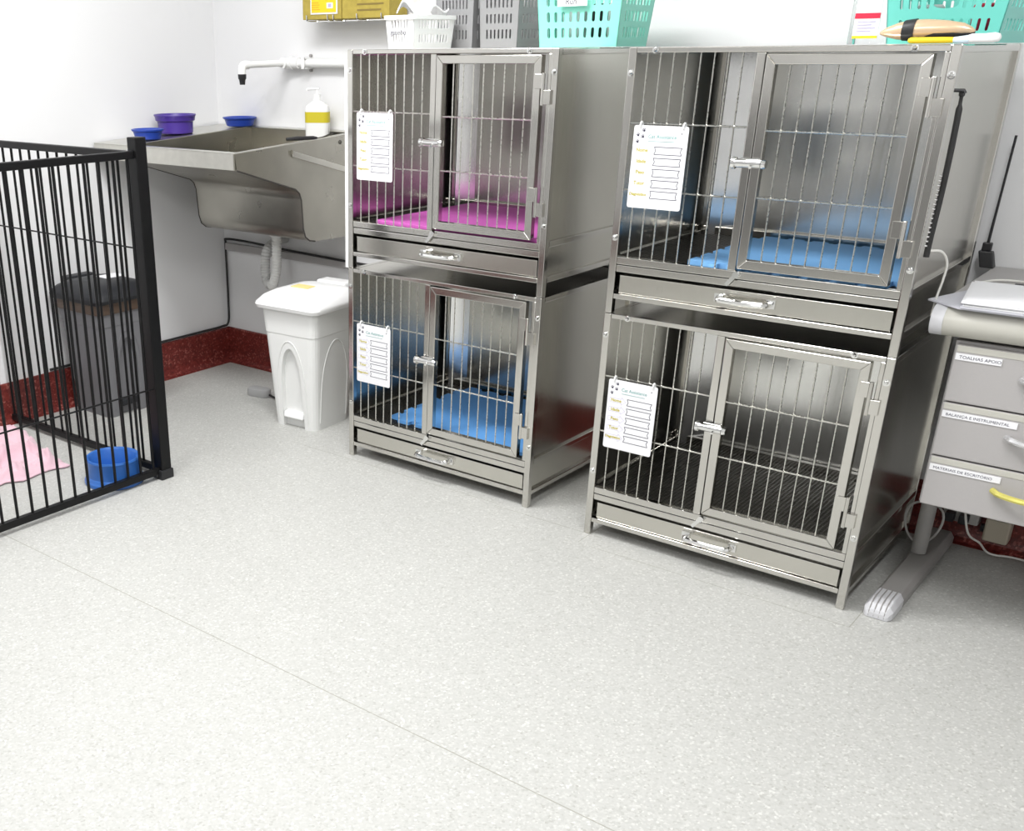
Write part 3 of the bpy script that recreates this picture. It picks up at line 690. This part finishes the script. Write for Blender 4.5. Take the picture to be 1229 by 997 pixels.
# right-hand stack top: container, clippers, brush
cj = thing('clear_container', 'clear plastic container with a red striped label beside the teal basket', 'container', (1.568, .16, ZT))
MB().loft([[(a, b, z) for a, b in rrect(.075, .10, .018, 5)] for z in (.001, .004, .115, .118)]).build('container_shell', M['clear'], cj, smooth=True)
q = MB(); q.box(-.022, .036, -.0535, -.0520, .014, .112); q.build('label', M['paper'], cj)
MB().box(-.022, .036, -.0545, -.0535, .058, .070).build('label_stripe', M['red'], cj); MB().box(-.022, .036, -.0545, -.0535, .014, .020).build('label_stripe', M['yellow'], cj)
MB().loft([[(a, b, z) for a, b in rrect(.08, .105, .018, 5)] for z in (.118, .122, .134, .137)]).build('container_lid', M['white'], cj, smooth=True)
q = MB()
for k in range(4): q.box(-.014, .028-.009*(k % 2), -.0545, -.0534, .050-.007*k, .052-.007*k)
q.build('label_print', M['inkl'], cj)
hc = thing('hair_clipper', 'golden beige and black pet hair clipper lying in front of the teal basket', 'clipper', (1.742, -.012, ZT+.006), R(-1))
prof_c = [(-.098, .003, .018), (-.085, .010, .020), (-.06, .018, .022), (-.03, .022, .0235), (0, .022, .024), (.04, .018, .025), (.075, .013, .024), (.092, .008, .021), (.100, .003, .019)]
def ell(x, r, zc, n=18, a0=0, a1=360): return [(x, r*.9*math.cos(R(a0+(a1-a0)*k/n)), zc+r*math.sin(R(a0+(a1-a0)*k/n))) for k in range(n)]
MB().loft([ell(x, r, z) for x, r, z in prof_c]).build('casing', M['beige'], hc, smooth=True)
MB().loft([ell(x, r+.0015, z) for x, r, z in ((-.048, .0197, .0226), (-.044, .0205, .023), (-.026, .0223, .0236), (-.022, .0223, .0238))]).build('band', M['blackp'], hc, smooth=True)
MB().loft([ell(x, r, z) for x, r, z in ((-.02, .018, .017), (.02, .018, .0165), (.06, .013, .016), (.09, .007, .016), (.10, .003, .017))]).build('underside', M['blackp'], hc, smooth=True)
nb = thing('nail_brush', 'slim yellow-handled brush with white head beside the clipper on the right cages', 'brush', (1.81, -.040, ZT+.008), R(-1))
MB().tube([(-.095, 0, .0), (-.09, 0, 0), (-.02, 0, .0), (.0, 0, .0)], [.004, .0065, .0065, .006], 10).build('grip', M['yellow'], nb, smooth=True)
MB().tube([(-.002, 0, 0), (.03, 0, .001)], [.006, .009], 10).build('neck', M['pale'], nb, smooth=True)
MB().tube([(.028, 0, .002), (.034, 0, .003), (.06, 0, .003), (.078, 0, .004), (.088, 0, .004), (.091, 0, .004)], [.008, .0095, .0095, .0105, .008, .003], 12).build('brush_head', M['cloth'], nb, smooth=True)

# black lead and bead chain hanging at the right edge of the right stack
ld = thing('hanging_lead', 'black lead hanging with a bead chain at the right edge of the upper right cage', 'lead', (0, 0, 0))
lx = 1.846
q = MB(); P = bez([(lx, -.030, 1.318), (lx, -.028, 1.30), (lx+.002, -.030, 1.24), (lx+.003, -.032, 1.16), (lx+.002, -.032, 1.08), (lx, -.034, 1.0), (lx, -.036, .955)], 6)
q.tube(P, [.0065 if i < 4 else .004 if i < 8 else .007 for i in range(len(P))], 8); q.build('strap', M['blackr'], ld, smooth=True)
MB().tube([(1.833, -.030, 1.322), (lx+.003, -.030, 1.322), (lx+.006, -.030, 1.316)], .004, 8).build('hook', M['blackp'], ld, smooth=True)
q = MB()
for k in range(16): 
    z = 1.14-.0105*k; s = MB().lathe([(0, -.0032), (.0028, -.0016), (.0032, 0), (.0028, .0016), (0, .0032)], n=8).xform(Matrix.Translation((lx-.003, -.047, z))); q.add(s.v, s.f)
q.build('bead_chain', M['chrome'], ld, smooth=True)

# ------------------------------------------------------------------ desk
dk = thing('office_desk', 'grey desk with three labelled drawers to the right of the cages', 'desk', (1.878, 0, 0))
DW, DZ = 1.30, .838
MB().box(0, DW, .03, .648, DZ-.030, DZ).build('desktop', M['desk'], dk, bevel=.002)
roll = [(.05, DZ-.0005)]+[(.030+.037*math.cos(R(a)), DZ-.037+.0365*math.sin(R(a))) for a in range(90, 271, 12)]+[(.05, DZ-.0735)]
MB().prism(roll, lambda y, z: (.028, y, z), lambda y, z: (DW, y, z)).build('rolled_edge', M['edge'], dk, smooth=True)
MB().prism([(y*1.0-.0012, z) for y, z in roll], lambda y, z: (0, y, z), lambda y, z: (.028, y, z)).build('edge_cap', M['endcap'], dk, smooth=True)
px = .058
MB().box(px, px+.40, .040, .50, .326, .755).build('pedestal', M['desk'], dk, bevel=.002)
for k, (z0, z1, txt, lw, hm) in enumerate(((.606, .748, 'TOALHAS APOIO', .100, 'pewter'), (.464, .602, 'BALANÇA E INSTRUMENTAL', .165, 'pewter'), (.328, .460, 'MATERIAIS DE ESCRITÓRIO', .160, 'brass'))):
    d_ = MB().box(px+.006, px+.40, .020, .040, z0, z1).build('drawer', M['desk'], dk, bevel=.003)
    MB().box(px+.010, px+.396, .0188, .030, z1-.016, z1-.001).build('top_lip', M['edge'], d_, bevel=.001)
    zl = z1-.028
    MB().box(px+.010, px+.010+lw, .0178, .0200, zl-.008, zl+.008).build('label_strip', M['paper'], d_)
    text_mesh('label_text', txt, .0098 if k else .0105, M['ink'], d_, (px+.018, .0176, zl-.0036), sx=1.12)
    zh = (z0+z1)/2+.010; xh = px+.158
    h = MB().tube(bez([(xh, .018, zh), (xh+.02, .000, zh-.002), (xh+.06, -.012, zh-.003), (xh+.10, -.012, zh-.003), (xh+.14, .000, zh-.002), (xh+.16, .018, zh)], 6), .0075, 8)
    h.build('handle', M[hm], d_, smooth=True)
for lxx in (.027, DW-.06):
    l_ = MB().tube([(lxx, .372, .045), (lxx, .372, DZ-.03)], .021, 20).build('leg', M['leg'], dk, smooth=True)
    fo = MB(); fo.loft([[(lxx+.010+a, y, b) for a, b in ((-.037, 0), (.037, 0), (.037, .026), (.026, .042), (-.026, .042), (-.037, .026))] for y in (.06, .60)]); fo.build('foot', M['leg'], dk, bevel=.003)
    cp = MB(); cp.loft([[(lxx+.010+a*k, y, b*h_) for a, b in ((-.038, 0), (.038, 0), (.038, .028), (.027, .045), (-.027, .045), (-.038, .028))] for y, k, h_ in ((.062, 1, 1), (.0, 1, 1), (-.03, .96, .86), (-.043, .78, .55), (-.046, .6, .35))])
    c_ = cp.build('foot_cap', M['endcap'], dk, bevel=.004)
    g_ = MB()
    for q_ in (-.020, -.007, .006, .019):
        xx = lxx+.010+q_; g_.tube(bez([(xx, .055, .0455), (xx, .0, .0455), (xx, -.027, .040), (xx, -.042, .024), (xx, -.045, .006)], 4), .0017, 5)
    g_.build('cap_grooves', M['leg'], c_, smooth=True)
MB().box(.05, DW-.06, .380, .394, .30, .76).build('modesty_panel', M['desk'], dk)

# things on the desk
DT = DZ+.0005
def sheet(name, lab, mat, pts, z0, h, wav=0):
    o = MB().prism(pts, lambda a, b: (a, b, z0), lambda a, b: (a, b, z0+h)).build(name, mat); return tag(o, lab, 'paper')
sheet('paper_folder', 'lavender grey folder sticking out to the left below the white papers on the desk', M['papg'], [(1.852, .050), (1.935, -.012), (2.20, -.018), (2.20, .20), (1.94, .27), (1.905, .23)], DT, .004)
sheet('paper_sheets', 'thin pad of lavender sheets beneath the white papers on the desk', M['papg'], [(1.938, -.020), (2.25, -.022), (2.25, .20), (1.915, .22)], DT+.005, .005)
pw = thing('paper_stack', 'stack of white papers on the left end of the desk', 'paper')
for k in range(4):
    e = .004*math.sin(k*2.3); MB().prism([(1.943+e, -.020+e), (2.24+e, -.023), (2.235, .262+e), (1.905+e, .252)], lambda a, b: (a, b, DT+.0105+.0035*k), lambda a, b: (a, b, DT+.0135+.0035*k)).build('sheet_bundle', M['paper'], pw)
an = thing('antenna', 'thin black antenna on a black base standing at the back of the desk', 'antenna', (1.835, .610, DT), 0)
q = MB(); q.hexa([(.0125, -.016, 0), (.048, -.016, 0), (.048, .016, 0), (.0125, .016, 0), (.000, -.012, .045), (.036, -.012, .045), (.036, .012, .045), (.000, .012, .045)]); q.box(.006, .030, -.008, .008, .045, .068)
q.build('antenna_base', M['blackp'], an, bevel=.003)
MB().tube([(.018, 0, .066), (.021, 0, .20), (.024, 0, .352)], [.004, .0032, .0034], 8).build('rod', M['blackp'], an, smooth=True)
wc = MB().tube(bez([(1.850, -.034, .97), (1.870, .0, .965), (1.880, .03, .935), (1.875, .05, .89), (1.868, .06, .85), (1.865, .06, .80)], 8), .0028, 6).build('white_cord', M['cablew'], smooth=True)
tag(wc, 'white cord hanging between the right cage edge and the desk', 'cord')
wc = MB().tube(bez([(1.900, .335, DT+.004), (1.93, .40, DT+.004), (1.98, .42, DT+.004), (2.06, .39, DT+.004), (2.2, .38, DT+.004)], 8), .0032, 6).build('white_cord', M['cablew'], smooth=True)
tag(wc, 'white cord lying on the desk behind the papers', 'cord')
pl = thing('cable_plug', 'small black plug lying on the desk behind the papers', 'plug', (1.985, .335, DT+.007), R(-8))
MB().tube([(0, 0, 0), (.018, 0, 0), (.024, 0, 0)], [.006, .0065, .003], 8).build('plug_body', M['blackp'], pl, smooth=True); MB().tube([(.024, 0, 0), (.2, -.02, -.004)], .002, 6).build('plug_lead', M['blackr'], pl, smooth=True)
# under the desk
lp = []
for k in range(40):
    a = 2*math.pi*k/40; lp.append((1.890+.050*math.cos(a), .425+.014*math.sin(a), .125+.060*math.sin(a)+.008*math.cos(2*a)))
tag(MB().tube(lp, .0035, 6, True).build('cable_loop', M['cableg'], smooth=True), 'loop of grey cable hanging round the desk leg', 'cable')
tag(MB().tube(bez([(1.960, .44, .322), (1.962, .44, .29), (1.975, .45, .22), (2.0, .48, .10), (2.03, .54, .05), (2.06, .57, .012), (2.14, .585, .012), (2.35, .56, .006)], 8), .0032, 6).build('loose_cable', M['cablew'], smooth=True), 'pale cable running down from the drawers to the red baseboard', 'cable')
ps = thing('power_adapter', 'beige power adapter plugged in above the floor under the desk', 'adapter', (2.058, .617, .040))
MB().box(-.034, .034, -.028, .027, 0, .072).build('adapter_case', M['beigep'], ps, bevel=.006)
MB().tube([(-.034, 0, .03), (-.046, 0, .03)], .012, 10).build('collar', M['blackp'], ps)
ps = thing('power_strip', 'pale power strip with dark plugs on the red baseboard behind the desk leg', 'power strip', (1.955, .622, .075))
MB().box(-.050, .050, -.022, .022, 0, .038).build('strip_case', M['cableg'], ps, bevel=.005)
for x in (-.026, .012): MB().box(x-.013, x+.013, -.048, -.020, .004, .034).build('plug', M['blackp'], ps, bevel=.004)

# ------------------------------------------------------------------ groups of repeated things
for base, g in (('storage_basket', 'slotted baskets on top of the cages'), ('plastic_bowl', 'plastic bowls on the sink rim'), ('pedal_bin', 'pedal bins on the floor'),
                ('cardboard_box', 'cardboard boxes in the wall rack'), ('bandage_roll', 'rolls inside the baskets'), ('white_cord', 'white cords by the desk')):
    for o in bpy.data.objects:
        if o.parent is None and o.name.split('.')[0] == base and 'label' in o: o['group'] = g
# ------------------------------------------------------------------ lights
def area(name, loc, sx, sy, power, color=(1, 1, 1), rot=(0, 0, 0)):
    l = bpy.data.lights.new(name, 'AREA'); l.shape = 'RECTANGLE'; l.size = sx; l.size_y = sy; l.energy = power; l.color = color
    o = bpy.data.objects.new(name, l); o.location = loc; o.rotation_euler = rot; col.objects.link(o); return o
area('ceiling_or_fill_lamp', (.35, -.85, ZC-.02), 1.2, .4, 46)
area('ceiling_or_fill_lamp', (-.35, -1.5, ZC-.02), .4, 1.0, 16)  # fill lamp added to brighten the darker floor at the left
area('ceiling_or_fill_lamp', (2.5, -1.7, ZC-.02), .4, 1.2, 36)
area('ceiling_or_fill_lamp', (.9, -3.4, ZC-.02), 1.2, .6, 44)
w = bpy.data.worlds.new('world'); scene.world = w; w.use_nodes = True
w.node_tree.nodes['Background'].inputs[0].default_value = (1, 1, 1, 1); w.node_tree.nodes['Background'].inputs[1].default_value = .3

# ------------------------------------------------------------------ camera
cam = bpy.data.cameras.new('camera'); co = bpy.data.objects.new('camera', cam); col.objects.link(co); scene.camera = co
cam.sensor_fit = 'HORIZONTAL'; cam.sensor_width = 36; cam.lens = 36*1261.08/1229
cam.shift_x = (614.5-405.98)/1229; cam.shift_y = (621.99-498.5)/1229; cam.clip_start = .02
co.location = (2.46833, -2.86196, 1.41789)
co.rotation_euler = Euler((1.1511085, .0084987, .7194623), 'XYZ')
vs_ = scene.view_settings; vs_.view_transform = 'Standard'; vs_.look = 'None'; vs_.gamma = 1; vs_.use_curve_mapping = False; vs_.exposure = 0.32
